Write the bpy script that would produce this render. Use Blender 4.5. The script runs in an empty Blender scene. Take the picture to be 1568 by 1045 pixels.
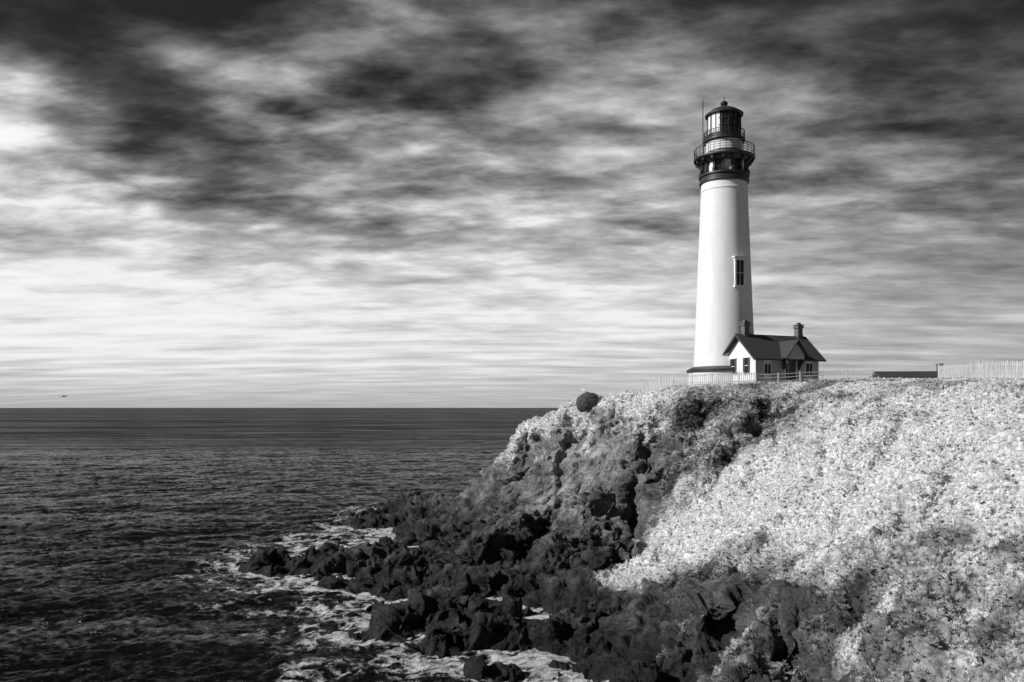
import bpy, bmesh, math, random
import numpy as np
from mathutils import Vector, Matrix
random.seed(7); rng=np.random.default_rng(7)
scene=bpy.context.scene
H=16.0      # eye height above sea (m)
F=1220.0    # focal length in image pixels
def pixel_to_world(bx,by,d):
    """image pixel (x, y) at an assumed depth -> world metres"""
    return ((bx-784)/F*d, d, H+(624-by)/F*d)

# ---------------------------------------------------------------- camera
cam=bpy.data.cameras.new("camera"); co=bpy.data.objects.new("camera",cam); scene.collection.objects.link(co)
co.location=(0,0,H); co.rotation_euler=(math.radians(90),0,0)
cam.sensor_width=36; cam.lens=28.0; cam.shift_y=102/1568; cam.clip_end=100000; cam.clip_start=0.1
scene.camera=co
scene.view_settings.view_transform='Standard'; scene.view_settings.look='None'; scene.view_settings.exposure=0

# ---------------------------------------------------------------- node helpers
def N(nt,t,**kw):
    n=nt.nodes.new(t)
    for k,v in kw.items(): setattr(n,k,v)
    return n
def math_(nt,op,a,b=None,c=None,clamp=False):
    n=nt.nodes.new('ShaderNodeMath'); n.operation=op; n.use_clamp=clamp
    for i,v in enumerate((a,b,c)):
        if v is None: continue
        if isinstance(v,(int,float)): n.inputs[i].default_value=v
        else: nt.links.new(v,n.inputs[i])
    return n.outputs[0]
def maprange(nt,v,a,b,c,d,smooth=False):
    n=nt.nodes.new('ShaderNodeMapRange'); n.clamp=True
    if smooth: n.interpolation_type='SMOOTHSTEP'
    nt.links.new(v,n.inputs[0])
    for i,x in enumerate((a,b,c,d)):
        if isinstance(x,(int,float)): n.inputs[i+1].default_value=x
        else: nt.links.new(x,n.inputs[i+1])
    return n.outputs[0]
def mixf(nt,f,a,b):
    n=nt.nodes.new('ShaderNodeMix'); n.data_type='FLOAT'
    for i,v in ((0,f),(2,a),(3,b)):
        if isinstance(v,(int,float)): n.inputs[i].default_value=v
        else: nt.links.new(v,n.inputs[i])
    return n.outputs[0]
def noise(nt,vec,scale,detail=5,rough=0.55,dist=0.0):
    n=nt.nodes.new('ShaderNodeTexNoise'); n.inputs['Scale'].default_value=scale
    n.inputs['Detail'].default_value=detail; n.inputs['Roughness'].default_value=rough; n.inputs['Distortion'].default_value=dist
    if vec is not None: nt.links.new(vec,n.inputs['Vector'])
    return n
def grey(nt,v):
    n=nt.nodes.new('ShaderNodeCombineColor')
    for i in range(3): nt.links.new(v,n.inputs[i])
    return n.outputs[0]
def mat_new(name):
    m=bpy.data.materials.new(name); m.use_nodes=True
    nt=m.node_tree; b=nt.nodes['Principled BSDF']
    return m,nt,b

# ---------------------------------------------------------------- world
SUN=Vector((-0.85,-0.24,0.0)).normalized(); ELEV=math.radians(33)
SUN=Vector((SUN.x*math.cos(ELEV),SUN.y*math.cos(ELEV),math.sin(ELEV)))
w=bpy.data.worlds.new("World"); scene.world=w; w.use_nodes=True
nt=w.node_tree; nt.nodes.clear()
out=N(nt,'ShaderNodeOutputWorld'); bg=N(nt,'ShaderNodeBackground'); nt.links.new(bg.outputs[0],out.inputs[0])
sky=N(nt,'ShaderNodeTexSky'); sky.sky_type='NISHITA'; sky.sun_disc=False
sky.sun_elevation=ELEV; sky.sun_rotation=math.atan2(SUN.x,SUN.y)%(2*math.pi)
sep=N(nt,'ShaderNodeSeparateColor'); nt.links.new(sky.outputs[0],sep.inputs[0])
clear=math_(nt,'MULTIPLY',sep.outputs[0],0.010)    # deep-red filtered clear sky
tc=N(nt,'ShaderNodeTexCoord'); sx=N(nt,'ShaderNodeSeparateXYZ'); nt.links.new(tc.outputs['Generated'],sx.inputs[0])
dx,dy,dz=sx.outputs
hor=math_(nt,'SQRT',math_(nt,'ADD',math_(nt,'MULTIPLY',dx,dx),math_(nt,'MULTIPLY',dy,dy)))
e=math_(nt,'DIVIDE',dz,math_(nt,'MAXIMUM',hor,0.001))
az=math_(nt,'ARCTAN2',dx,dy)
def deck(off,rot,sc):
    dzz=math_(nt,'ADD',math_(nt,'MAXIMUM',dz,0.0),off)
    pv=N(nt,'ShaderNodeCombineXYZ')
    nt.links.new(math_(nt,'DIVIDE',dx,dzz),pv.inputs[0]); nt.links.new(math_(nt,'DIVIDE',dy,dzz),pv.inputs[1])
    mp=N(nt,'ShaderNodeMapping'); mp.inputs['Rotation'].default_value=(0,0,math.radians(rot)); mp.inputs['Scale'].default_value=sc
    nt.links.new(pv.outputs[0],mp.inputs[0]); return mp.outputs[0]
P=deck(0.15,28,(.78,1.25,1)); PF=deck(0.06,10,(.5,1.3,1))
nw=noise(nt,P,2.0,4,0.55)
sw=N(nt,'ShaderNodeSeparateColor'); nt.links.new(nw.outputs[1],sw.inputs[0])
azw=math_(nt,'ADD',az,math_(nt,'MULTIPLY',math_(nt,'SUBTRACT',sw.outputs[0],0.5),0.17))
ew=math_(nt,'ADD',e,math_(nt,'MULTIPLY',math_(nt,'MULTIPLY',math_(nt,'SUBTRACT',sw.outputs[1],0.5),0.26),math_(nt,'MINIMUM',math_(nt,'MAXIMUM',e,0.0),0.35)))
cols=[0,110,220,330,440,550,660,770,880,990,1100,1210,1320,1430,1568]
tab={0:[.10,.10,.13,.14,.36,.42,.46,.40,.40,.38,.28,.22,.18,.15,.13],
50:[.15,.18,.2,.2,.24,.28,.4,.32,.42,.46,.32,.26,.22,.2,.17],
100:[.72,.16,.26,.66,.78,.34,.24,.28,.46,.46,.55,.38,.27,.24,.22],
150:[.93,.32,.16,.42,.46,.42,.24,.44,.76,.46,.58,.46,.35,.3,.26],
200:[.96,.76,.18,.22,.40,.54,.45,.5,.6,.54,.54,.5,.43,.35,.3],
250:[.96,.93,.3,.22,.46,.55,.55,.6,.66,.55,.54,.52,.47,.42,.36],
300:[.96,.96,.66,.24,.54,.64,.64,.64,.64,.64,.6,.56,.52,.45,.38],
350:[.42,.58,.72,.45,.54,.64,.7,.7,.65,.62,.64,.62,.57,.47,.4],
400:[.96,.97,.95,.9,.84,.74,.74,.74,.8,.8,.76,.68,.6,.52,.46],
450:[.99,.99,.98,.97,.93,.88,.87,.87,.86,.84,.78,.71,.64,.56,.5],
500:[.98,.98,.97,.95,.9,.86,.92,.9,.88,.86,.82,.74,.69,.73,.82],
550:[.85,.89,.9,.91,.9,.88,.87,.85,.83,.81,.77,.73,.7,.64,.58],
590:[.77,.79,.8,.81,.79,.78,.77,.76,.75,.75,.73,.71,.7,.68,.64],
624:[.68]*15}
rows=sorted(tab); T=np.array([tab[r] for r in rows])
def tabval(px,y):
    y=max(0,min(624,y)); col=[np.interp(px,cols,T[i]) for i in range(len(rows))]
    return float(np.interp(y,rows,col))
els=[0.0,0.028,0.06,0.10,0.14,0.18,0.22,0.26,0.30,0.345,0.39,0.44,0.50,0.8]
AZ=1.3; fac=maprange(nt,azw,-AZ,AZ,0,1); prev=None
for i,el in enumerate(els):
    r=N(nt,'ShaderNodeValToRGB'); r.color_ramp.interpolation='EASE'; nt.links.new(fac,r.inputs[0])
    st=[-1.2]+list(np.linspace(-0.62,0.62,21))+[1.2]; cr=r.color_ramp
    while len(cr.elements)<len(st): cr.elements.new(0.5)
    for k,a in enumerate(st):
        if abs(a)>1: v=.28
        else:
            px=784+F*math.tan(a); y=624-F*el/math.cos(a)
            v=tabval(px,y) if el<0.7 else 0.25
        cr.elements[k].position=(a+AZ)/(2*AZ); cr.elements[k].color=(v,v,v,1)
    o=r.outputs[0]
    prev=o if prev is None else mixf(nt,maprange(nt,ew,els[i-1],el,0,1),prev,o)
n1=noise(nt,P,3.0,9,0.57,0.08).outputs[0]
n2=noise(nt,P,9.5,7,0.6,0.1).outputs[0]
nf=noise(nt,PF,1.6,7,0.57,0.1).outputs[0]
wv=N(nt,'ShaderNodeVectorMath',operation='MULTIPLY_ADD'); nt.links.new(noise(nt,P,5.0,4,.6).outputs[1],wv.inputs[0]); wv.inputs[1].default_value=(.34,.34,0); nt.links.new(P,wv.inputs[2])
pf=N(nt,'ShaderNodeTexVoronoi'); pf.feature='SMOOTH_F1'; pf.inputs['Scale'].default_value=6.0; pf.inputs['Smoothness'].default_value=.4; nt.links.new(wv.outputs[0],pf.inputs['Vector'])
puff=maprange(nt,pf.outputs[0],.12,.62,.11,-.07,True)
det=math_(nt,'ADD',math_(nt,'MULTIPLY',math_(nt,'SUBTRACT',n1,0.49),1.35),math_(nt,'MULTIPLY',math_(nt,'SUBTRACT',n2,0.5),0.5))
det=math_(nt,'ADD',det,math_(nt,'MULTIPLY',puff,maprange(nt,az,-.2,.45,1.0,.35)))
amp=maprange(nt,e,0.05,0.25,0.0,1.0)
amp=math_(nt,'MULTIPLY',amp,maprange(nt,prev,0.10,0.45,0.5,1.0))
damp=math_(nt,'MULTIPLY',maprange(nt,e,0.0,0.05,0.22,0.65),maprange(nt,e,0.10,0.24,1.0,0.15))
B=math_(nt,'ADD',prev,math_(nt,'MULTIPLY',det,amp))
B=math_(nt,'ADD',B,math_(nt,'MULTIPLY',math_(nt,'SUBTRACT',nf,0.5),damp))
# soft shoulder so no cloud clips to a hard white patch
B=math_(nt,'MINIMUM',B,math_(nt,'ADD',math_(nt,'MULTIPLY',B,0.35),0.60))
B=math_(nt,'MINIMUM',math_(nt,'MAXIMUM',B,0.10),0.975)
C=math_(nt,'POWER',B,2.2)
col=math_(nt,'ADD',C,math_(nt,'MULTIPLY',clear,math_(nt,'SUBTRACT',1.0,C)))
nt.links.new(grey(nt,col),bg.inputs[0]); bg.inputs[1].default_value=1.0
w.cycles.sampling_method='MANUAL'; w.cycles.sample_map_resolution=256

sl=bpy.data.lights.new("sun",'SUN'); so=bpy.data.objects.new("sun",sl); scene.collection.objects.link(so)
sl.energy=5.0; sl.angle=math.radians(0.5); sl.color=(1,1,1); so.location=(-60,-20,60)
so.rotation_euler=SUN.to_track_quat('Z','Y').to_euler()

# ---------------------------------------------------------------- numpy noise
perm=rng.permutation(256).astype(np.int32); perm=np.concatenate([perm,perm,perm])
G=rng.normal(size=(256,3)).astype(np.float32); G/=np.linalg.norm(G,axis=1)[:,None]
RV=rng.random((256,3)).astype(np.float32)
def perlin(x,y,z):
    x=np.asarray(x,np.float32)+500; y=np.asarray(y,np.float32)+500; z=np.asarray(z,np.float32)+500
    xi=np.floor(x).astype(np.int32); yi=np.floor(y).astype(np.int32); zi=np.floor(z).astype(np.int32)
    xf=x-xi; yf=y-yi; zf=z-zi
    u=xf*xf*xf*(xf*(xf*6-15)+10); v=yf*yf*yf*(yf*(yf*6-15)+10); w_=zf*zf*zf*(zf*(zf*6-15)+10)
    xi&=255; yi&=255; zi&=255
    def g(a,b,c):
        h=perm[perm[perm[xi+a]+yi+b]+zi+c]&255
        return G[h,0]*(xf-a)+G[h,1]*(yf-b)+G[h,2]*(zf-c)
    x00=g(0,0,0)*(1-u)+g(1,0,0)*u; x10=g(0,1,0)*(1-u)+g(1,1,0)*u
    x01=g(0,0,1)*(1-u)+g(1,0,1)*u; x11=g(0,1,1)*(1-u)+g(1,1,1)*u
    return (x00*(1-v)+x10*v)*(1-w_)+(x01*(1-v)+x11*v)*w_
def fbm(x,y,z,o=4,rough=0.5):
    s=0;a=1;f=1
    for i in range(o):
        s=s+a*perlin(x*f+i*17.3,y*f+i*5.1,z*f); a*=rough; f*=2.03
    return s
def ridged(x,y,z,o=4,rough=0.5):
    s=0;a=1;f=1
    for i in range(o):
        s=s+a*(0.35-np.abs(perlin(x*f+i*11.3,y*f+i*7.7,z*f))*1.5); a*=rough; f*=2.07
    return s
def facets(x,y,z,tilt=1.0):
    """fractured blocks: each voronoi cell is its own tilted plane"""
    x=x.astype(np.float32)+300; y=y.astype(np.float32)+300; z=z.astype(np.float32)+300
    xi=np.floor(x).astype(np.int32); yi=np.floor(y).astype(np.int32); zi=np.floor(z).astype(np.int32)
    best=np.full(x.shape,9,np.float32); val=np.zeros(x.shape,np.float32)
    for a in(-1,0,1):
        for b in(-1,0,1):
            for c in(-1,0,1):
                h=perm[perm[perm[(xi+a)&255]+((yi+b)&255)]+((zi+c)&255)]&255
                ex=x-(xi+a)-RV[h,0]; ey=y-(yi+b)-RV[h,1]; ez=z-(zi+c)-RV[h,2]
                d2=ex*ex+ey*ey+ez*ez
                v=(RV[h,1]-.5)+tilt*(G[h,0]*ex+G[h,1]*ey+G[h,2]*ez)
                m=d2<best; best=np.where(m,d2,best); val=np.where(m,v,val)
    return val

# ---------------------------------------------------------------- terrain control points from image pixels
# (image x,image y,assumed depth,cover,tone)
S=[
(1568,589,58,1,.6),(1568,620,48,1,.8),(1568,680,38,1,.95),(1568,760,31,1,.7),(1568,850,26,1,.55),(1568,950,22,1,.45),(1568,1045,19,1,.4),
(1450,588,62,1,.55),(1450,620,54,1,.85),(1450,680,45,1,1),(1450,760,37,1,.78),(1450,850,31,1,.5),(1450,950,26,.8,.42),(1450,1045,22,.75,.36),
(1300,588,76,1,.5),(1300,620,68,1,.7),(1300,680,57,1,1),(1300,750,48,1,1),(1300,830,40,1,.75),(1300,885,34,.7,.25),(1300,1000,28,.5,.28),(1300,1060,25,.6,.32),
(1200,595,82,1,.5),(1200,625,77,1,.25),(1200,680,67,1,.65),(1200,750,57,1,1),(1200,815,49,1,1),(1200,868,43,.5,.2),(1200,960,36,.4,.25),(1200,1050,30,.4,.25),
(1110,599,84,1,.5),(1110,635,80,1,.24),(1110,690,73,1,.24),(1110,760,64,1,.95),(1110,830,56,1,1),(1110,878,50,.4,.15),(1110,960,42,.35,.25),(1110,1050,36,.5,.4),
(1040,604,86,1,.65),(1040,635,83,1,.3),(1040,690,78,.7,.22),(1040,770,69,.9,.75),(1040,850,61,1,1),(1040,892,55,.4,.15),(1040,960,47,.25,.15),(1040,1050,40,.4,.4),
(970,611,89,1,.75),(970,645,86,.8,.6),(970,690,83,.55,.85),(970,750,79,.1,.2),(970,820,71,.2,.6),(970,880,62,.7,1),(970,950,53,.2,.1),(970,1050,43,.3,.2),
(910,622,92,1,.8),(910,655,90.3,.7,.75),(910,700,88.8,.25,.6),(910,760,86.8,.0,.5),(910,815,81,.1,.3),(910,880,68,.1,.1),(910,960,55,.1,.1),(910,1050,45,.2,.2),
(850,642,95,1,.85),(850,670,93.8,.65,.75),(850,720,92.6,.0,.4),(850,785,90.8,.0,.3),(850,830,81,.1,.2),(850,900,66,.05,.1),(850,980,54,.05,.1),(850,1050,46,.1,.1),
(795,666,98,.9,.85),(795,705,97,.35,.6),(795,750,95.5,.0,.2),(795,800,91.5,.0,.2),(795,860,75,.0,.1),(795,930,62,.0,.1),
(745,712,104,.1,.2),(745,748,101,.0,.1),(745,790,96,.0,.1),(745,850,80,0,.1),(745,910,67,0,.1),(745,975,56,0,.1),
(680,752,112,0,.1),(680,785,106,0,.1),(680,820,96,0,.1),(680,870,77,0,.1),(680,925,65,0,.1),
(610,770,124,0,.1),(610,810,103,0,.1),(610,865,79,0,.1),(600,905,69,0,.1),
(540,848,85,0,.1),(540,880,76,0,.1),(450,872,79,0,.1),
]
pts=[(*pixel_to_world(a,b,d),c,t) for a,b,d,c,t in S]
Wd=[ # hidden / plateau / seabed, world metres
(24,92,18.5,1,.5),(30,90,18.6,1,.5),(34,96,18.7,1,.5),(26,100,18.7,1,.5),(26,108,18.6,1,.5),(36,108,18.7,1,.5),(16,95,17.0,1,.6),(20,97,18.2,1,.5),
(44,78,18.5,1,.5),(52,90,18.7,1,.5),(44,64,17.9,1,.5),(60,70,18.6,1,.5),(60,110,18.8,1,.5),(90,150,19,1,.5),(120,110,19,1,.5),(70,50,18,1,.5),
(60,130,18.8,1,.5),(150,240,19,1,.5),(300,400,19,1,.5),(200,200,19,1,.5),(80,60,18.3,1,.5),(120,60,18.3,1,.5),(45,35,15.6,1,.5),
(10,104,12,1,.5),(12,115,5,0,.2),(26,122,8,0,.2),(30,140,-3,0,0),(60,180,-3,0,0),(90,260,-4,0,0),(2,112,3,0,.1),(-4,122,-1.5,0,0),(-6,112,2.5,0,0),(100,400,-4,0,0),
(-16,132,-2.2,0,0),(-20,118,-1.6,0,0),(-24,105,-1.6,0,0),(-24,95,-1.6,0,0),(-29,86,-1.6,0,0),(-28,76,-1.8,0,0),(-18,68,-1.7,0,0),(-16,60,-2,0,0),
(-12,54,-1.5,0,0),(-6,48,-1.4,0,0),(-2,44,-1.4,0,0),(-1,38,-1.4,0,0),(-8,36,-2.5,0,0),(-40,100,-5,0,0),(-40,70,-5,0,0),(-35,50,-5,0,0),(-30,140,-5,0,0),(-60,180,-6,0,0),(-60,60,-6,0,0),
(-15,95,-.9,0,0),(-9,93,-.4,0,0),(-21,30,-4,0,0),(0,28,1.5,.3,.2),(-15,15,0,.1,.1),(0,18,6,.6,.3),(0,8,11.5,1,.4),(-8,6,9,.5,.3),(7,8,12.2,1,.4),(14,10,13,1,.4),(8,16,9,1,.35),(25,15,13.5,1,.4),(22,24,13,1,.4),(-20,5,3,.2,.2),
]
pts+=Wd; A=np.array(pts)
def mq(dx_,dy_): return np.sqrt(dx_*dx_+dy_*dy_+1.2)
K=mq(A[:,None,0]-A[None,:,0],A[:,None,1]-A[None,:,1]); n=len(A)
M=np.zeros((n+1,n+1)); M[:n,:n]=K-np.eye(n)*0.05; M[:n,n]=1; M[n,:n]=1
rhs=np.zeros((n+1,3)); rhs[:n]=A[:,2:5]; Wt=np.linalg.solve(M,rhs)
def field(X,Y):
    sh=X.shape; X=X.ravel();Y=Y.ravel(); R=np.zeros((len(X),3))
    for i in range(0,len(X),20000):
        k=mq(X[i:i+20000,None]-A[None,:,0],Y[i:i+20000,None]-A[None,:,1]); R[i:i+20000]=k@Wt[:n]+Wt[n]
    return R.reshape(sh+(3,))
APX=15.0
sv=np.linspace(-0.46,0.88,1200)
yv=np.concatenate([np.arange(5,20,.2),np.arange(20,45,.10),np.arange(45,78,.085),np.arange(78,98,.06),np.linspace(98,140,130)[1:],np.geomspace(140,420,60)[1:]])
ns,ny=len(sv),len(yv)
cs=np.linspace(sv[0],sv[-1],180); cy=np.concatenate([np.arange(5,140,.7),np.geomspace(140,420,30)])
CX=cs[None,:]*(cy[:,None]+APX); CY=np.repeat(cy[:,None],len(cs),1)
Fc=field(CX,CY)
def upsample(Fc_):
    iy=np.clip(np.searchsorted(cy,yv)-1,0,len(cy)-2); ty=((yv-cy[iy])/(cy[iy+1]-cy[iy]))[:,None]
    R=Fc_[iy]*(1-ty)+Fc_[iy+1]*ty
    ix=np.clip(np.searchsorted(cs,sv)-1,0,len(cs)-2); tx=((sv-cs[ix])/(cs[ix+1]-cs[ix]))[None,:]
    return (R[:,ix]*(1-tx)+R[:,ix+1]*tx).astype(np.float32)
X=(sv[None,:]*(yv[:,None]+APX)).astype(np.float32); Y=np.repeat(yv[:,None],ns,1).astype(np.float32)
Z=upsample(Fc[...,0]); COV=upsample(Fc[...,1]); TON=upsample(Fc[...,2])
def seg(X,Y,a,b,h,wd):
    ax,ay,_=pixel_to_world(*a); bx,by,_=pixel_to_world(*b); vx,vy=bx-ax,by-ay; L2=vx*vx+vy*vy
    t=np.clip(((X-ax)*vx+(Y-ay)*vy)/L2,0,1); d=np.hypot(X-ax-t*vx,Y-ay-t*vy)
    return (h*np.exp(-(d/wd)**2)).astype(np.float32)
wx=X+1.6*fbm(X*.25,Y*.25,Z*0+3,3); wy=Y+1.6*fbm(X*.25,Y*.25,Z*0+9,3)
feat=[((965,690,84),(905,770,79),2.0,1.9),((905,770,79),(845,850,73),2.2,2.1),
((1010,660,84),(985,760,77),-2.8,1.5),((985,760,77),(950,850,67),-3.0,1.7),
((1060,640,82),(1010,740,77),1.2,1.6),
((790,760,90),(745,860,80),2.2,2.2),((830,830,79),(790,860,76),-1.8,2.0),
((1180,930,38),(1150,1040,33),1.3,1.4),((1240,960,34),(1235,1050,29),-1.5,1.2),((1400,880,30),(1370,1050,24),.9,1.1),((1330,900,33),(1310,1050,26),-1.1,.8),((1500,860,27),(1470,1050,21),-.7,.7),
((1140,880,50),(940,935,56),-1.6,1.6),((1060,900,50),(880,960,55),1.1,1.6),((950,900,62),(700,880,72),1.0,2.0),
((900,930,60),(760,920,64),-1.4,1.4),((850,975,54),(640,940,61),.9,1.6),((1120,920,44),(1020,1050,40),-1.3,1.2),((1080,930,46),(960,1040,43),1.0,1.3),
((760,905,68),(560,900,70),1.0,1.3),((700,840,85),(480,862,80),.9,1.6),
((860,660,94.5),(850,700,93),.6,1.3),((900,650,91),(895,710,88.5),-1.0,1.0),((1150,630,80),(1080,700,74),1.1,1.4),((1250,640,72),(1120,760,63),1.0,1.5),((1200,625,78),(1090,740,69),-1.4,1.2),
((1340,640,62),(1180,790,52),.9,1.2),((1400,640,58),(1260,800,43),-.9,1.0),((1500,660,42),(1380,820,35),-.6,.9),((1460,700,42),(1330,840,37),.6,.9)]
for a,b,h,wd in feat: Z=Z+seg(wx,wy,a,b,h,wd)
for (bx,by,d,h,wd) in [(410,866,79,2.2,1.3),(430,874,78,1.7,1.3),(480,742,150,3.2,2.6),(545,985,55,1.8,1.4),(600,790,115,2.6,2.4),(520,880,76,1.8,1.8),(590,880,76,1.6,2.0),(600,975,57,1.4,1.3),(690,1010,52,1.5,1.5),(640,830,94,1.6,2.5),(560,800,108,1.6,2),(700,965,58,1.3,1.8),(620,760,130,2.0,3),(470,850,84,1.6,1.2),(740,1000,53,1.4,1.4),(510,800,108,1.8,1.5),(660,960,58,1.2,1.8),(500,905,70,1.6,1.2),(570,940,62,1.7,1.0),(520,960,59,1.5,.8),(760,1035,47,1.4,1.0),(650,1005,52,1.5,.9),(540,790,115,2,1.6)]:
    x0,y0,_=pixel_to_world(bx,by,d); Z=Z+h*np.exp(-(np.hypot((wx-x0)*.6,(wy-y0)*.95)/wd)**2)
Z=Z.astype(np.float32)
def normals(X,Y,Z):
    Pp=np.stack([X,Y,Z],-1); du=np.gradient(Pp,axis=1); dv=np.gradient(Pp,axis=0)
    nn=np.cross(du,dv); nn/=np.maximum(np.linalg.norm(nn,axis=-1,keepdims=True),1e-9); return nn.astype(np.float32)
NN=normals(X,Y,Z)
cn=fbm(X*.16,Y*.16,Z*.16,4,.6)
cfn=fbm(X*.9,Y*.9,Z*.9,3,.6)
steep=1-NN[...,2]
COV=np.clip(COV+cn*0.7+cfn*.3-np.clip((steep-.42)*1.5,0,1)*.7,0,1); COV=np.clip((COV-.38)/.2,0,1)
COV*=np.clip((Z-2.0)/1.5,0,1)
tb=fbm(X*.75+11,Y*.75,Z*.75,4,.62)
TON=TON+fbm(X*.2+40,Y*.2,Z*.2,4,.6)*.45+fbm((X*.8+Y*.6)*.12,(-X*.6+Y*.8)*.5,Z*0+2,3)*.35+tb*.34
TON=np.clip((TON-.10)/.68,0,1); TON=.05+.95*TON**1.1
plate=np.clip((Z-16.9)/1.2,0,1)*np.clip((X-8)/8,0,1)
low=np.clip(1-(Z-2)/4,0,1)
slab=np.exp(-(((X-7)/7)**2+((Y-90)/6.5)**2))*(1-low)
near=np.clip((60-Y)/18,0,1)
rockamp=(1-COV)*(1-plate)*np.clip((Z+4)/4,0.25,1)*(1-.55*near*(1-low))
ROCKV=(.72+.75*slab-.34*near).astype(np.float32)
q1=X*.92-Y*.2+Z*.33; q2=X*.25+Y*.93+Z*.2; q3=-X*.35-Y*.1+Z*.93
wq=fbm(X*.3,Y*.3,Z*.3,2)
f1=facets(q1*.20+wq*.3,q2*.28,q3*.42+wq*.35,.9)
f2=facets(q1*.55+wq*.4+9,q2*.7,q3*1.15,.9)
f3=facets(q1*1.5+5,q2*1.8,q3*2.6,.9)
f4=facets(X*.36+wq*.2,Y*.36+3,(Z+X*.3)*.13,1.0)   # tall fractured wall panels
d=rockamp*(1-.78*slab)*(1.5*ridged(X*.15,Y*.15,Z*.15,2,.5)+1.3*f1*(1-.4*low)+.50*f2+.19*f3+.16*ridged(X*1.6,Y*1.6,Z*1.6,3,.55)-.45)
d+=rockamp*slab*(1.35*f4+.25*f2)
d+=rockamp*low*(.75*ridged(X*.4+8,Y*.4,Z*.4,3,.5))
b1=perlin(X*1.0,Y*1.0,Z*1.0); b2=perlin(X*2.4+7,Y*2.4,Z*2.4)
va=COV*(1-.8*plate)
d+=va*(1.0*fbm(X*.3+3,Y*.3,Z*.3,2)+.85*(.2-np.abs(b1))+.40*(.15-np.abs(b2))+.16*perlin(X*5,Y*5,Z*5)+.35*tb-.10)
d=d.astype(np.float32)
X2=X+NN[...,0]*d; Y2=Y+NN[...,1]*d; Z2=Z+NN[...,2]*d
NF=normals(X2,Y2,Z2)
def grid_mesh(name,X,Y,Z,attrs,mat):
    ny_,ns_=X.shape; me=bpy.data.meshes.new(name)
    V=np.stack([X,Y,Z],-1).reshape(-1,3).astype(np.float32)
    idx=np.arange(ny_*ns_,dtype=np.int32).reshape(ny_,ns_)
    Q=np.stack([idx[:-1,:-1],idx[:-1,1:],idx[1:,1:],idx[1:,:-1]],-1).reshape(-1,4)
    me.vertices.add(len(V)); me.vertices.foreach_set('co',V.ravel())
    me.loops.add(Q.size); me.loops.foreach_set('vertex_index',Q.ravel())
    me.polygons.add(len(Q)); me.polygons.foreach_set('loop_start',np.arange(0,Q.size,4,dtype=np.int32))
    me.polygons.foreach_set('use_smooth',np.ones(len(Q),bool))
    me.update(calc_edges=True)
    for k,a in attrs.items():
        at=me.attributes.new(k,'FLOAT','POINT'); at.data.foreach_set('value',a.ravel().astype(np.float32))
    me.materials.append(mat); o=bpy.data.objects.new(name,me); scene.collection.objects.link(o); return o
def attr(nt,name):
    a=N(nt,'ShaderNodeAttribute'); a.attribute_name=name; return a.outputs['Fac']

# terrain material
mt,nt,b=mat_new("headland_rock_and_scrub")
geo=N(nt,'ShaderNodeNewGeometry'); P=geo.outputs['Position']
sz=N(nt,'ShaderNodeSeparateXYZ'); nt.links.new(P,sz.inputs[0])
r1=noise(nt,P,.45,8,.68).outputs[0]; r2=noise(nt,P,5.0,5,.7).outputs[0]
rock=math_(nt,'MULTIPLY',maprange(nt,r1,.36,.66,.07,.30),maprange(nt,r2,.3,.7,.5,1.4))
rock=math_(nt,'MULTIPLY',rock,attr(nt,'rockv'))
mpr=N(nt,'ShaderNodeMapping'); mpr.inputs['Rotation'].default_value=(.25,.35,.2); mpr.inputs['Scale'].default_value=(.5,.6,2.2); nt.links.new(P,mpr.inputs[0])
dn=noise(nt,P,1.2,4,.6); ad=N(nt,'ShaderNodeVectorMath',operation='MULTIPLY_ADD'); nt.links.new(dn.outputs[1],ad.inputs[0]); ad.inputs[1].default_value=(1.1,1.1,1.1); nt.links.new(mpr.outputs[0],ad.inputs[2])
vc=N(nt,'ShaderNodeTexVoronoi'); vc.feature='DISTANCE_TO_EDGE'; vc.inputs['Scale'].default_value=.7; nt.links.new(ad.outputs[0],vc.inputs['Vector'])
crack=maprange(nt,vc.outputs[0],0,.05,0,1)
rock=math_(nt,'MULTIPLY',rock,math_(nt,'ADD',math_(nt,'MULTIPLY',crack,.22),.78))
wet=maprange(nt,math_(nt,'ADD',sz.outputs[2],math_(nt,'MULTIPLY',math_(nt,'SUBTRACT',r1,.5),6.0)),.8,6.5,.17,1.0,True)
rock=math_(nt,'MULTIPLY',rock,wet)
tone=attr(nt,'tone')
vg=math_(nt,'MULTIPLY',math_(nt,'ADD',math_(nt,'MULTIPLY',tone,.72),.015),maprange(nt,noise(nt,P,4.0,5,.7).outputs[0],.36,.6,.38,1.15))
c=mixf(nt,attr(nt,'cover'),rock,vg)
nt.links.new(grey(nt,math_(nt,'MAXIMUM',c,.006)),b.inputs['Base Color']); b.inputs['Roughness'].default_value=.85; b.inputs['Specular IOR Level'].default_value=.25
bp=N(nt,'ShaderNodeBump'); bp.inputs['Strength'].default_value=1.0; bp.inputs['Distance'].default_value=.32
hh=math_(nt,'ADD',noise(nt,P,1.8,10,.7).outputs[0],math_(nt,'MULTIPLY',crack,.15))
nt.links.new(hh,bp.inputs['Height']); nt.links.new(bp.outputs[0],b.inputs['Normal'])
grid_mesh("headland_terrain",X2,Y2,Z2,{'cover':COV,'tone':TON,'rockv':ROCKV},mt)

def ground(x,y):
    i=int(np.clip(np.searchsorted(yv,y),1,ny-1)); s=x/(y+APX); j=int(np.clip(np.searchsorted(sv,s),1,ns-1))
    return float(Z2[i,j])

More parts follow.
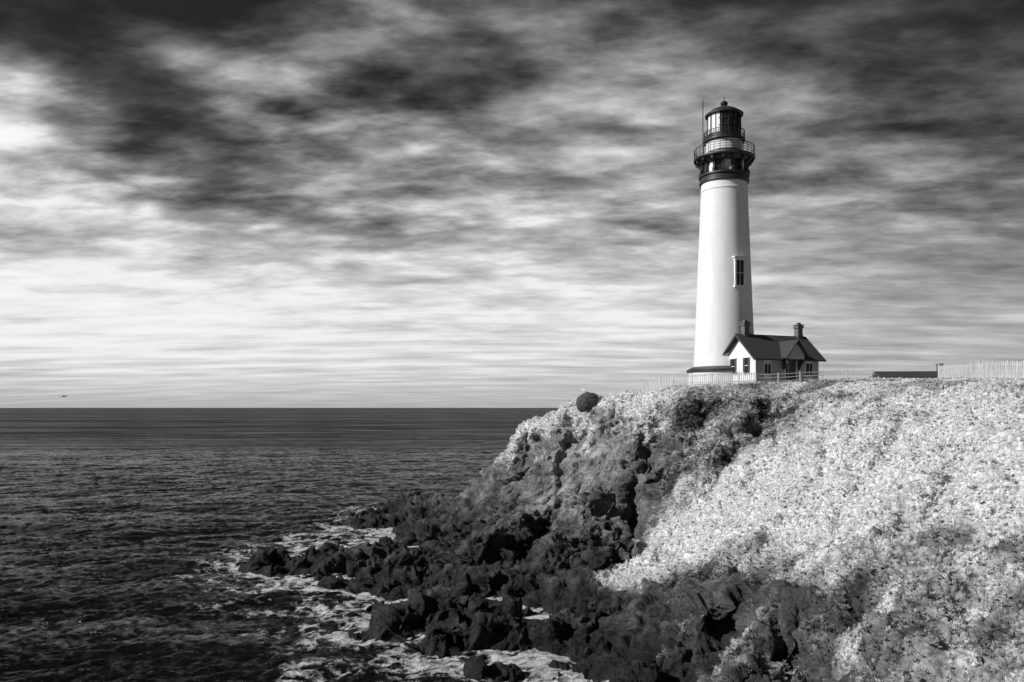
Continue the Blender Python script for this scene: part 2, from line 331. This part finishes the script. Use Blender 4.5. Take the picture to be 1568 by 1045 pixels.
# ---------------------------------------------------------------- scrub (one object)
def tri_mesh(name,V,T3,attrs,mat):
    me=bpy.data.meshes.new(name); me.vertices.add(len(V)); me.vertices.foreach_set('co',V.astype(np.float32).ravel())
    me.loops.add(T3.size); me.loops.foreach_set('vertex_index',T3.astype(np.int32).ravel())
    me.polygons.add(len(T3)); me.polygons.foreach_set('loop_start',np.arange(0,T3.size,3,dtype=np.int32))
    me.update(calc_edges=True)
    for k,a in attrs.items():
        at=me.attributes.new(k,'FLOAT','POINT'); at.data.foreach_set('value',a.astype(np.float32).ravel())
    me.materials.append(mat); o=bpy.data.objects.new(name,me); scene.collection.objects.link(o); return o
area=np.zeros_like(X); area[:-1,:-1]=(X[:-1,1:]-X[:-1,:-1])*(Y[1:,:-1]-Y[:-1,:-1])
area/=np.clip(NN[...,2],.3,1)
clump=np.clip(.55+1.5*tb,.08,1.4)
wgt=area*np.clip(COV-.1,0,1)*clump*(Y<112)*(X<80)*(.2+12/np.maximum(Y,8))
wgt=np.where((Y>88)&(X>30),wgt*.15,wgt)
cdf=np.cumsum(wgt.ravel().astype(np.float64)); cdf/=cdf[-1]
NT=130000
pick=np.clip(np.searchsorted(cdf,rng.random(NT)),0,X.size-1)
c0=np.stack([X2.ravel()[pick],Y2.ravel()[pick],Z2.ravel()[pick]],-1)+rng.normal(0,.04,(NT,3))
nr=NF.reshape(-1,3)[pick]*.6+np.array([0,0,.5]); nr/=np.linalg.norm(nr,axis=1)[:,None]
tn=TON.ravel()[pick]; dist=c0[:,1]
size=rng.uniform(.6,1.35,NT)*np.interp(dist,[8,30,90],[.11,.16,.22]); 
dk=rng.random(NT); LT=10
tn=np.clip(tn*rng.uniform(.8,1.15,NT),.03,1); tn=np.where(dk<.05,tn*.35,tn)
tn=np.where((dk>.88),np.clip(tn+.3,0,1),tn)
dirs=rng.normal(size=(NT,LT,3)); dirs/=np.linalg.norm(dirs,axis=-1,keepdims=True); dirs=dirs*.85+nr[:,None,:]; dirs/=np.linalg.norm(dirs,axis=-1,keepdims=True)
side=np.cross(dirs,rng.normal(size=(NT,LT,3))); side/=np.linalg.norm(side,axis=-1,keepdims=True)
ln=size[:,None,None]*rng.uniform(.6,1.2,(NT,LT,1))
base=c0[:,None,:]+dirs*ln*.25
v0=base+side*ln*.24; v1=base-side*ln*.24; v2=c0[:,None,:]+dirs*ln
V=np.stack([v0,v1,v2],2).reshape(-1,3); T3=np.arange(len(V)).reshape(-1,3)
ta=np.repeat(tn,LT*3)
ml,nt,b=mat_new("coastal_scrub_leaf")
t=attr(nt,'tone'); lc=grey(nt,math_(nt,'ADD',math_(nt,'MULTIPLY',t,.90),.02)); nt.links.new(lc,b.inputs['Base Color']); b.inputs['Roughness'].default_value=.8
b.inputs['Specular IOR Level'].default_value=.2
tr=N(nt,'ShaderNodeBsdfTranslucent'); nt.links.new(lc,tr.inputs[0]); mx=N(nt,'ShaderNodeMixShader'); mx.inputs[0].default_value=.45
nt.links.new(b.outputs[0],mx.inputs[1]); nt.links.new(tr.outputs[0],mx.inputs[2]); nt.links.new(mx.outputs[0],nt.nodes['Material Output'].inputs[0])
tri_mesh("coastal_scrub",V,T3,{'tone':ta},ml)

# ---------------------------------------------------------------- sea
ss=np.linspace(-1.2,1.0,900); ys=np.concatenate([np.linspace(4,28,40)[:-1],28*1.0034**np.arange(0,850)]); ys=np.concatenate([ys,np.geomspace(ys[-1]*1.02,60000,60)])
SX=(ss[None,:]*(ys[:,None]+APX)).astype(np.float32); SY=np.repeat(ys[:,None],len(ss),1).astype(np.float32)
cx=SX*.88+SY*.47; cyy=-SX*.47+SY*.88
fade=np.clip(1-(SY-250)/350,0,1)
Zs=fade*(.7*perlin(cx*.10,cyy*.20,SX*0+1)+.65*(.25-np.abs(perlin(cx*.28,cyy*.5,SX*0+4)))+.48*(.25-np.abs(perlin(cx*.65,cyy*1.15,SX*0+7)))*np.clip(1-(SY-60)/160,0,1)+.2*(.25-np.abs(perlin(cx*1.5,cyy*2.4,SX*0+7)))*np.clip(1-(SY-40)/70,0,1))
iy=np.clip(np.searchsorted(yv,ys)-1,0,ny-1); jx=np.clip(np.searchsorted(sv,ss)-1,0,ns-1)
TZ=Z2[iy][:,jx].copy(); TZ[:,(ss<sv[0])]=-6; TZ[(ys>400)]=-6
def blur(a,k):
    for _ in range(k):
        a=(a+np.roll(a,1,0)+np.roll(a,-1,0)+np.roll(a,1,1)+np.roll(a,-1,1))/5
    return a
TB=blur(TZ,20); surf=np.clip((TB+3.4)/3.0,0,1); surf[:, ss>sv[-1]]=0; surf[ys>400]=0
ms,nt,b=mat_new("sea_water")
geo=N(nt,'ShaderNodeNewGeometry'); P=geo.outputs['Position']
spz=N(nt,'ShaderNodeSeparateXYZ'); nt.links.new(P,spz.inputs[0])
mp=N(nt,'ShaderNodeMapping'); mp.inputs['Rotation'].default_value=(0,0,math.radians(-28)); mp.inputs['Scale'].default_value=(.6,1.2,1); nt.links.new(P,mp.inputs[0]); Q=mp.outputs[0]
w1=noise(nt,Q,1.1,7,.68).outputs[0]; w3=noise(nt,Q,.12,6,.65).outputs[0]
h=math_(nt,'ADD',w1,math_(nt,'MULTIPLY',w3,2.4))
bp=N(nt,'ShaderNodeBump'); bp.inputs['Strength'].default_value=1.0; bp.inputs['Distance'].default_value=1.3; nt.links.new(h,bp.inputs['Height'])
b.inputs['IOR'].default_value=1.33
su=attr(nt,'surf')
vo=N(nt,'ShaderNodeTexVoronoi'); vo.feature='DISTANCE_TO_EDGE'; vo.inputs['Scale'].default_value=.6
dn=noise(nt,P,.7,6,.65,0); add=N(nt,'ShaderNodeVectorMath',operation='MULTIPLY_ADD'); nt.links.new(dn.outputs[1],add.inputs[0]); add.inputs[1].default_value=(3.5,3.5,0); nt.links.new(P,add.inputs[2]); nt.links.new(add.outputs[0],vo.inputs['Vector'])
web=maprange(nt,vo.outputs[0],0,.2,1,0)
fn=noise(nt,P,.28,8,.7).outputs[0]
wl=noise(nt,Q,1.5,6,.7).outputs[0]
fo=math_(nt,'ADD',math_(nt,'ADD',math_(nt,'MULTIPLY',su,.62),math_(nt,'MULTIPLY',web,.34)),math_(nt,'MULTIPLY',math_(nt,'SUBTRACT',fn,.5),2.3))
foam=maprange(nt,fo,.48,.80,0,1,True)
foam=math_(nt,'MULTIPLY',foam,maprange(nt,su,.02,.25,0,1))
foam=math_(nt,'MULTIPLY',foam,maprange(nt,wl,.38,.52,.25,1))
mp2=N(nt,'ShaderNodeMapping'); mp2.inputs['Rotation'].default_value=(0,0,math.radians(6)); mp2.inputs['Scale'].default_value=(.22,1.6,1); nt.links.new(P,mp2.inputs[0])
stn=noise(nt,mp2.outputs[0],.045,11,.74).outputs[0]
stf=noise(nt,mp2.outputs[0],.0022,12,.78).outputs[0]
st=maprange(nt,stn,.52,.70,0,.65)
st=math_(nt,'MULTIPLY',st,maprange(nt,wl,.47,.60,0,1))
foam=math_(nt,'MAXIMUM',foam,st)
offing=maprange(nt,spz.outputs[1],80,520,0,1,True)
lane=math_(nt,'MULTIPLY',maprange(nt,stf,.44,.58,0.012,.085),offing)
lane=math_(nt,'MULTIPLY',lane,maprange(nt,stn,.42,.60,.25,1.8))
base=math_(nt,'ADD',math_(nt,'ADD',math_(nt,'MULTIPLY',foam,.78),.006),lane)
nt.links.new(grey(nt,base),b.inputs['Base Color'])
nt.links.new(math_(nt,'MAXIMUM',maprange(nt,foam,0,1,.14,.8),math_(nt,'MULTIPLY',offing,.5)),b.inputs['Roughness'])
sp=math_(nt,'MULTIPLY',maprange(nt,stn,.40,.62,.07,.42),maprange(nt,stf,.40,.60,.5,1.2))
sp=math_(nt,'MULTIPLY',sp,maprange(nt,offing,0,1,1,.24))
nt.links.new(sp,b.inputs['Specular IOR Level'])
nt.links.new(bp.outputs[0],b.inputs['Normal'])
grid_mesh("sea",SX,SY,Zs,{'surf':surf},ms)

# ---------------------------------------------------------------- building materials
def paint(name,v,rough=.6,var=.06,scale=1.5,streak=True,metal=0):
    m,nt,b=mat_new(name); tc=N(nt,'ShaderNodeTexCoord'); mp=N(nt,'ShaderNodeMapping'); mp.inputs['Scale'].default_value=(1,1,.25 if streak else 1)
    nt.links.new(tc.outputs['Object'],mp.inputs[0]); nn=noise(nt,mp.outputs[0],scale,7,.65).outputs[0]
    nt.links.new(grey(nt,maprange(nt,nn,.3,.7,v*(1-var),v*(1+var))),b.inputs['Base Color']); b.inputs['Roughness'].default_value=rough; b.inputs['Metallic'].default_value=metal
    bp=N(nt,'ShaderNodeBump'); bp.inputs['Strength'].default_value=.25; bp.inputs['Distance'].default_value=.02
    nt.links.new(noise(nt,tc.outputs['Object'],9,5,.6).outputs[0],bp.inputs['Height']); nt.links.new(bp.outputs[0],b.inputs['Normal'])
    return m
WHITE=paint("white_masonry_paint",.70,.6,.08); TRIM=paint("white_trim",.7); DARK=paint("black_iron_paint",.03,.45,.3); ROOF=paint("dark_shingles",.035,.8,.35,6,False)
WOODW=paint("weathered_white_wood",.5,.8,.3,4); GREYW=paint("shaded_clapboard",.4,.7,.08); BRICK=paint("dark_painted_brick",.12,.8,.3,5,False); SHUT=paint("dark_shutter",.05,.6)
STONE=paint("weathered_stone",.05,.9,.4,3,False)
mg,nt,b=mat_new("lantern_glass"); b.inputs['Base Color'].default_value=(.02,.02,.02,1); b.inputs['Roughness'].default_value=.06
GLASS=mg
def empty(name,loc,rz=0):
    o=bpy.data.objects.new(name,None); o.location=loc; o.rotation_euler=(0,0,rz); scene.collection.objects.link(o); return o
def mk(name,bm,mat,parent,loc=(0,0,0),smooth=False):
    me=bpy.data.meshes.new(name); bm.normal_update(); bm.to_mesh(me); bm.free()
    if smooth:
        for p in me.polygons: p.use_smooth=True
    mats=mat if isinstance(mat,list) else [mat]
    for m in mats: me.materials.append(m)
    o=bpy.data.objects.new(name,me); o.location=loc; scene.collection.objects.link(o)
    if parent: o.parent=parent
    return o
def bbox(bm,x0,x1,y0,y1,z0,z1,M=None,mi=0):
    vs=[Vector((x,y,z)) for x in(x0,x1) for y in(y0,y1) for z in(z0,z1)]
    if M is not None: vs=[M@v for v in vs]
    v=[bm.verts.new(p) for p in vs]
    for f in ((0,1,3,2),(4,6,7,5),(0,4,5,1),(2,3,7,6),(0,2,6,4),(1,5,7,3)):
        fc=bm.faces.new([v[i] for i in f]); fc.material_index=mi
def prism(bm,poly,axis,a,b_,mi=0):
    """extrude 2-D polygon; axis 'x': poly=(y,z); 'y': poly=(x,z)"""
    def p(q,t): return (t,q[0],q[1]) if axis=='x' else (q[0],t,q[1])
    A_=[bm.verts.new(p(q,a)) for q in poly]; B_=[bm.verts.new(p(q,b_)) for q in poly]; k=len(poly)
    f=[bm.faces.new(A_),bm.faces.new(B_[::-1])]
    for i in range(k): f.append(bm.faces.new([A_[i],B_[i],B_[(i+1)%k],A_[(i+1)%k]]))
    for x in f: x.material_index=mi
    bmesh.ops.recalc_face_normals(bm,faces=bm.faces)
def lathe(name,prof,mat,parent,seg_=64,smooth=True):
    bm=bmesh.new(); rings=[]
    for r,z in prof:
        rings.append([bm.verts.new((r*math.cos(2*math.pi*i/seg_),r*math.sin(2*math.pi*i/seg_),z)) for i in range(seg_)])
    for a,c in zip(rings[:-1],rings[1:]):
        for i in range(seg_): bm.faces.new([a[i],a[(i+1)%seg_],c[(i+1)%seg_],c[i]])
    bm.faces.new(rings[0][::-1]); bm.faces.new(rings[-1])
    o=mk(name,bm,mat,parent)
    if smooth:
        for p in o.data.polygons: p.use_smooth=len(p.vertices)==4
        try:
            o.data.set_sharp_from_angle(angle=math.radians(35))
        except Exception: pass
    return o
# ---------------------------------------------------------------- lighthouse
tx,ty,_=pixel_to_world(1109,587,98); TZ0=18.7
LH=empty("lighthouse",(tx,ty,0))
k=98/F
def zy(y): return H+(624-y)*k
zt=zy(283)
prof=[]
for i in range(21):
    t_=i/20; prof.append((3.72-(3.72-2.76)*(t_**.93),TZ0+1.6+(zt-TZ0-1.6)*t_))
lathe("shaft",prof,WHITE,LH,96)
lathe("plinth",[(4.35,TZ0-1.2),(4.35,zy(570)),(4.1,zy(569.9))],WHITE,LH,64)
lathe("plinth_cap",[(4.1,zy(570.2)),(4.55,zy(570)),(4.55,zy(566.5)),(3.78,zy(562))],DARK,LH,64)
lathe("collar_moulding",[(2.8,zt-.02),(2.98,zt+.1),(2.98,zt+.45),(2.86,zt+.55),(2.86,zt+.75),(3.05,zt+.85),(3.05,zt+1.05),(2.7,zt+1.12)],DARK,LH,64)
lathe("neck_moulding",[(2.79,zt-1.0),(2.86,zt-.95),(2.86,zt-.78),(2.79,zt-.72)],WHITE,LH,64)
zd=zy(247)
lathe("service_drum",[(2.62,zt+1.1),(2.62,zd)],WHITE,LH,64)
bm=bmesh.new(); bw=bmesh.new()
for i in range(16):
    a=2*math.pi*i/16+.1; Mr=Matrix.Rotation(a,4,'Z')
    pr=[(2.6,zt+1.1),(3.02,zt+1.1),(3.06,zt+1.35),(2.86,zt+1.75),(2.95,zt+2.2),(3.45,zd-.35),(3.5,zd),(2.6,zd)]
    A_=[bm.verts.new(Mr@Vector((x,-.14,z))) for x,z in pr]; B_=[bm.verts.new(Mr@Vector((x,.14,z))) for x,z in pr]
    bm.faces.new(A_); bm.faces.new(B_[::-1])
    for j in range(8): bm.faces.new([A_[j],B_[j],B_[(j+1)%8],A_[(j+1)%8]])
    if i%2==0:
        Mw=Matrix.Rotation(a+math.pi/16,4,'Z'); bbox(bw,2.5,2.66,-.36,.36,zt+1.2,zd-.3,Mw)
bmesh.ops.recalc_face_normals(bm,faces=bm.faces)
mk("gallery_brackets",bm,DARK,LH); mk("drum_windows",bw,GLASS,LH)
lathe("drum_frieze",[(2.63,zd-.5),(2.95,zd-.45),(3.3,zd-.1),(3.3,zd-.005)],DARK,LH,64)
lathe("main_gallery_deck",[(2.6,zd),(3.55,zd),(3.68,zd+.1),(3.68,zd+.28),(2.3,zd+.3)],DARK,LH,64)
lathe("watch_room",[(2.17,zd+.3),(2.17,zy(219))],WHITE,LH,64)
lathe("watch_room_band",[(2.18,zd+.85),(2.23,zd+.86),(2.23,zd+.98),(2.18,zd+.99)],DARK,LH,64)
zu=zy(218.5)
lathe("upper_gallery_deck",[(2.15,zu),(2.5,zu+.06),(2.5,zu+.24),(2.0,zu+.25)],DARK,LH,64)
def railing(name,r,z0,h_,nb,par,rails=4):
    bm=bmesh.new()
    for i in range(nb):
        a=2*math.pi*i/nb; bbox(bm,r-.03,r+.03,-.03,.03,z0,z0+h_,Matrix.Rotation(a,4,'Z'))
    for kk in range(rails):
        z=z0+h_*(kk+1)/rails; sg=64
        for i in range(sg):
            a=2*math.pi*(i+.5)/sg; hl=math.pi*r/sg; tt=.035 if kk==rails-1 else .02
            bbox(bm,r-tt,r+tt,-hl,hl,z-tt,z+tt,Matrix.Rotation(a,4,'Z'))
    mk(name,bm,DARK,par)
railing("main_gallery_railing",3.6,zd+.28,1.15,32,LH); railing("upper_gallery_railing",2.42,zu+.24,.95,24,LH)
zl0=zu+.25; zl1=zy(178)
lathe("lantern_sill",[(2.05,zl0),(2.05,zl0+.55),(1.98,zl0+.56)],DARK,LH,64)
lathe("lantern_glass",[(1.9,zl0+.56),(1.9,zl1)],GLASS,LH,32,False)
bm=bmesh.new()
for a0 in np.arange(165,240,7.5):
    a=math.radians(a0+3.75); hl=1.965*math.tan(math.radians(3.76)); bbox(bm,1.93,1.965,-hl,hl,zl0+.57,zl1-.02,Matrix.Rotation(a,4,'Z'))
mk("lantern_curtain",bm,TRIM,LH)
bm=bmesh.new()
for i in range(16):
    a=2*math.pi*i/16; bbox(bm,1.9,2.03,-.05,.05,zl0+.5,zl1,Matrix.Rotation(a,4,'Z'))
for z in (zl0+1.4,zl0+2.25):
    for i in range(32):
        a=2*math.pi*(i+.5)/32; 
        if not (165<math.degrees(a)<240): bbox(bm,1.97,2.02,-.2,.2,z-.03,z+.03,Matrix.Rotation(a,4,'Z'))
mk("lantern_mullions",bm,DARK,LH)
lathe("lens",[(.5,zl0+.4),(.9,zl0+1.2),(.95,zl0+2),(.5,zl1-.2)],GLASS,LH,24)
lathe("lantern_roof",[(2.05,zl1-.06),(2.28,zl1),(2.3,zl1+.16),(2.1,zl1+.3),(1.5,zl1+.72),(.85,zl1+1.02),(.42,zl1+1.15),(.3,zl1+1.3),(.42,zl1+1.42),(.46,zl1+1.6),(.34,zl1+1.78),(.12,zl1+1.9),(.04,zl1+2.0),(.03,zl1+2.6)],DARK,LH,48)
bm=bmesh.new(); bbox(bm,-.04,.04,-.04,.04,zd+.3,zy(158)); mk("aerial_mast",bm,DARK,LH,(-2.9,-1.2,0))
def tower_window(a,zc,nm):
    bm=bmesh.new(); r=3.72-(.96)*(((zc-TZ0-1.6)/(zt-TZ0-1.6))**.93); Mr=Matrix.Rotation(a,4,'Z')
    bbox(bm,r-.5,r+.14,-.72,-.5,zc-1.5,zc+1.5,Mr,0); bbox(bm,r-.5,r+.14,.5,.72,zc-1.5,zc+1.5,Mr,0)
    bbox(bm,r-.5,r+.30,-.85,.85,zc-1.75,zc-1.5,Mr,0); bbox(bm,r-.5,r+.22,-.8,.8,zc+1.5,zc+1.78,Mr,0); bbox(bm,r-.5,r+.38,-.95,.95,zc+1.78,zc+1.95,Mr,0)
    bbox(bm,r-.5,r+.06,-.5,.5,zc-1.5,zc+1.5,Mr,1)
    bbox(bm,r+.05,r+.09,-.03,.03,zc-1.5,zc+1.5,Mr,0); bbox(bm,r+.05,r+.09,-.5,-.03,zc-.03,zc+.03,Mr,0); bbox(bm,r+.05,r+.09,.03,.5,zc-.03,zc+.03,Mr,0)
    mk(nm,bm,[WHITE,GLASS],LH)
tower_window(math.radians(-71),zy(424),"shaft_window"); tower_window(math.radians(120),zy(350),"shaft_window_rear")

# ---------------------------------------------------------------- fog signal house
PHI=math.radians(22); HB=18.85
hx=(1157-784)/F*90
HO=empty("fog_signal_house",(hx,90,HB),PHI)
L,Wd_,EV,RG=9.1,5.55,3.05,5.55
bm=bmesh.new(); prism(bm,[(0,-1.2),(Wd_,-1.2),(Wd_,EV),(Wd_/2,RG-.12),(0,EV)],'x',0,L); mk("walls",bm,WHITE,HO)
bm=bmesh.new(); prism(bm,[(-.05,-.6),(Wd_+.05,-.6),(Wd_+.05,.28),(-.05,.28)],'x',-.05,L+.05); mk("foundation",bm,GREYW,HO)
sl_=(RG-EV)/(Wd_/2)
bm=bmesh.new(); ov=.6
yl=-ov; zl=EV-ov*sl_; 
prism(bm,[(yl,zl),(yl,zl+.16),(Wd_/2,RG+.18),(Wd_+ov,zl+.16),(Wd_+ov,zl),(Wd_/2,RG)],'x',-ov,L+ov); mk("roof",bm,ROOF,HO)
bm=bmesh.new()
prism(bm,[(yl,zl-.1),(yl,zl+.05),(Wd_/2,RG+.06),(Wd_+ov,zl+.05),(Wd_+ov,zl-.1),(Wd_/2,RG-.1)],'x',-ov-.04,-ov-.003); mk("barge_boards",bm,SHUT,HO)
bm=bmesh.new()
for yc in (1.55,3.95):
    bbox(bm,-.07,.05,yc-.62,yc+.62,.95,1.07,None,0); bbox(bm,-.1,.05,yc-.66,yc+.66,2.87,3.0,None,0)
    bbox(bm,-.04,.05,yc-.27,yc+.27,1.07,2.87,None,1)
    bbox(bm,-.06,.05,yc-.60,yc-.27,1.07,2.87,None,2); bbox(bm,-.06,.05,yc+.27,yc+.60,1.07,2.87,None,2)
    bbox(bm,-.065,-.04,yc-.26,yc+.26,1.95,2.02,None,0)
mk("gable_windows",bm,[TRIM,GLASS,SHUT],HO)
bm=bmesh.new()
for xc,wd,z0,z1 in ((1.7,.42,1.0,2.1),(7.7,.45,1.0,2.3)):
    bbox(bm,xc-wd-.1,xc+wd+.1,-.06,.05,z1,z1+.12,None,0); bbox(bm,xc-wd-.1,xc+wd+.1,-.09,.05,z0-.1,z0,None,0)
    bbox(bm,xc-wd,xc+wd,-.035,.05,z0,z1,None,1); bbox(bm,xc-.03,xc+.03,-.05,-.035,z0,z1,None,0)
mk("side_windows",bm,[TRIM,GLASS],HO)
bm=bmesh.new()
for i in range(13):
    z=.3+i*.2
    for a,b_ in ((.02,1.15),(2.25,3.95),(6.0,7.1),(8.3,L-.02)):
        prism(bm,[(-.002,z),(-.03,z),(-.008,z+.19),(-.002,z+.19)],'x',a,b_)
mk("clapboards",bm,GREYW,HO)  # grey over the white long wall: its shade is put into the colour
x0,x1=3.45,6.45; xm=(x0+x1)/2
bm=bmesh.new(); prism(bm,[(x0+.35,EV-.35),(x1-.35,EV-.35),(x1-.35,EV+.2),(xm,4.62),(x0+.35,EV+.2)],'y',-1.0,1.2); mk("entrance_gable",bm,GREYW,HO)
bm=bmesh.new(); prism(bm,[(x0-.1,EV-.28),(x0-.1,EV-.12),(xm,4.9),(x1+.1,EV-.12),(x1+.1,EV-.28),(xm,4.72)],'y',-1.35,2.2); mk("entrance_roof",bm,ROOF,HO)
bm=bmesh.new()
for xb in (x0+.42,x1-.42):
    prism(bm,[(-.04,1.5),(-.04,EV-.36),(-1.0,EV-.36),(-1.0,EV-.55),(-.2,1.5)],'x',xb-.08,xb+.08)
mk("entrance_brackets",bm,SHUT,HO)
bm=bmesh.new(); bbox(bm,xm-.75,xm+.75,-.04,.06,0,2.55,None,1); bbox(bm,xm-.9,xm-.75,-.08,.06,0,2.6,None,0); bbox(bm,xm+.75,xm+.9,-.08,.06,0,2.6,None,0); bbox(bm,xm-.35,xm-.3,-.06,-.04,.1,2.4,None,0)
bbox(bm,xm-1.2,xm+1.2,-1.3,-.1,-.3,.12,None,0); mk("door",bm,[TRIM,SHUT],HO)
def chimney(nm,x,y,z0,z1):
    bm=bmesh.new(); a=.34
    bbox(bm,x-a,x+a,y-a,y+a,z0,z1-.35); bbox(bm,x-a-.12,x+a+.12,y-a-.12,y+a+.12,z1-.35,z1-.2); bbox(bm,x-a-.04,x+a+.04,y-a-.04,y+a+.04,z1-.2,z1-.05); bbox(bm,x-a-.14,x+a+.14,y-a-.14,y+a+.14,z1-.05,z1+.06); bbox(bm,x-.2,x+.2,y-.2,y+.2,z1+.06,z1+.3)
    bbox(bm,x-a-.06,x+a+.06,y-a-.06,y+a+.06,z0+.55,z0+.7)
    mk(nm,bm,BRICK,HO)
chimney("chimney_front",.75,Wd_/2,RG-.4,RG+1.5); chimney("chimney_rear",L-.5,Wd_/2,RG-.4,RG+1.5)

# ---------------------------------------------------------------- far outbuilding
OB=empty("long_outbuilding",((1395-784)/F*125,125,0),math.radians(-4))
gz=ground(OB.location.x,125)
bm=bmesh.new(); prism(bm,[(-2,gz-1),(2,gz-1),(2,zb:=H+(624-577)/F*125),(-2,zb)],'x',-5.2,5.0); mk("walls",bm,GREYW,OB)
bm=bmesh.new(); prism(bm,[(-2.6,zb-.05),(0,zb+.9),(2.6,zb-.05),(2.6,zb-.2),(-2.6,zb-.2)],'x',-5.5,5.3); mk("roof",bm,ROOF,OB)
bm=bmesh.new(); bbox(bm,4.0,4.7,-.35,.35,zb,zb+1.9); bbox(bm,3.9,4.8,-.45,.45,zb+1.9,zb+2.05); mk("chimney",bm,BRICK,OB)

# ---------------------------------------------------------------- fences
def ground_s(x,y):
    return float(np.mean([ground(x+a,y+b_) for a in(-1,0,1) for b_ in(-1,0,1)]))
def fence(name,path,hgt,gap=.16,pw=.09,mat=WOODW,dz=0,rails=(.25,.8),pick=True):
    bm=bmesh.new()
    for (ax,ay),(bx,by) in zip(path[:-1],path[1:]):
        Ls=math.hypot(bx-ax,by-ay); an=math.atan2(by-ay,bx-ax); nP=max(1,int(Ls/gap))
        for i in range(nP):
            t_=i/nP; x=ax+(bx-ax)*t_; y=ay+(by-ay)*t_
            z=ground_s(x,y)+dz
            Mr=Matrix.Translation((x,y,z))@Matrix.Rotation(an,4,'Z')@Matrix.Rotation(random.uniform(-.03,.03),4,'Y')
            post=(i%int(2.4/gap)==0)
            if post: bbox(bm,-.07,.07,-.02,.1,-.5,hgt+.08,Mr)
            elif pick: bbox(bm,-pw/2,pw/2,-.015,.015,.0,hgt*random.uniform(.93,1.0),Mr)
            for r in rails: bbox(bm,-.01,gap+.01,.016,.055,hgt*r,hgt*r+.08,Mr)
    return mk(name,bm,mat,None)
def P2(px,d): return ((px-784)/F*d,d)
fence("picket_fence",[P2(985,93),P2(1030,90.5),P2(1100,88),P2(1158,86.5)],1.4,gap=.22,pw=.1,dz=.05)
fence("wire_fence",[P2(1158,86.5),P2(1260,87),P2(1340,86)],1.2,gap=.3,pick=False,rails=(.3,.62,.93))
fence("board_fence",[P2(1437,84),P2(1500,73),P2(1568,66),P2(1680,58)],1.8,gap=.21,pw=.12,dz=.0)

# ---------------------------------------------------------------- boulder with gull
bx_,by_=P2(901,93); 
bm=bmesh.new(); bmesh.ops.create_icosphere(bm,subdivisions=5,radius=1.4)
from mathutils import noise as mn
for v in bm.verts:
    p=v.co.copy(); v.co=p*(1+.08*mn.noise(p*1.3)+.05*mn.noise(p*4)+.02*mn.noise(p*11)); v.co.z*=.9; v.co.y*=.9
zbld=H+(624-617)/F*93
mk("round_boulder",bm,STONE,None,(bx_,by_,zbld),True)
def skin_mesh(name,verts,edges,rad,mat,loc,rz=0,scale=1):
    me=bpy.data.meshes.new(name); me.from_pydata([tuple(c_*scale for c_ in v) for v in verts],edges,[]); o=bpy.data.objects.new(name,me); scene.collection.objects.link(o)
    me.materials.append(mat); o.location=loc; o.rotation_euler=(0,0,rz)
    s=o.modifiers.new('skin','SKIN'); 
    if not me.skin_vertices: 
        bm=bmesh.new(); bm.from_mesh(me); bm.verts.layers.skin.verify(); bm.to_mesh(me); bm.free()
    for i,r in enumerate(rad):
        r=(r,r) if isinstance(r,(int,float)) else r
        me.skin_vertices[0].data[i].radius=(r[0]*scale,r[1]*scale)
    me.skin_vertices[0].data[0].use_root=True
    u=o.modifiers.new('sub','SUBSURF'); u.levels=2; u.render_levels=2
    return o
FEA=paint("gull_feather",.75,.8,.1,5,False)
skin_mesh("seagull",[(0,0,.25),(.14,0,.29),(.22,0,.38),(.25,0,.44),(.33,0,.43),(-.15,0,.24),(-.32,0,.22),(.0,.03,.12),(.0,.03,0),(.0,-.03,.12),(.0,-.03,0)],
 [(0,1),(1,2),(2,3),(3,4),(0,5),(5,6),(0,7),(7,8),(0,9),(9,10)],[.10,.09,.055,.055,.012,.08,.02,.018,.012,.018,.012],FEA,((895-784)/F*93,by_,zbld+1.13),math.radians(160),1.3)
gx,gy,gz_=pixel_to_world(98,607,115)
skin_mesh("seagull",[(0,0,0),(.2,0,.02),(.3,0,.02),(-.25,0,0),(-.4,0,0),(.05,.3,.14),(0,.6,.10),(-.12,.85,-.02),(.05,-.3,.14),(0,-.6,.10),(-.12,-.85,-.02)],
 [(0,1),(1,2),(0,3),(3,4),(0,5),(5,6),(6,7),(0,8),(8,9),(9,10)],[.09,.07,.02,.06,.05,(.05,.03),(.045,.02),.01,(.05,.03),(.045,.02),.01],SHUT,(gx,gy,gz_),math.radians(75))
bxx=(447-784)/F*5200; FB=empty("fishing_boat",(bxx,5200,0),math.radians(10))
bm=bmesh.new()
st_=[(-14,3,4.5),(-6,4,3.6),(4,4,3.8),(11,2.5,5),(15,.2,6.4)]; rr=[]
for x,hw,zt_ in st_: rr.append([bm.verts.new((x,-hw,zt_)),bm.verts.new((x,-hw*.5,-.5)),bm.verts.new((x,hw*.5,-.5)),bm.verts.new((x,hw,zt_))])
for a,c_ in zip(rr[:-1],rr[1:]):
    for i in range(4): bm.faces.new([a[i],a[(i+1)%4],c_[(i+1)%4],c_[i]])
bm.faces.new(rr[0]); bm.faces.new(rr[-1][::-1]); mk("hull",bm,SHUT,FB)
bm=bmesh.new(); bbox(bm,0,7,-2.5,2.5,3.8,9); bbox(bm,2,6,-2,2,9,12); bbox(bm,-6,-5.6,-.2,.2,3.6,18); mk("cabin",bm,TRIM,FB)
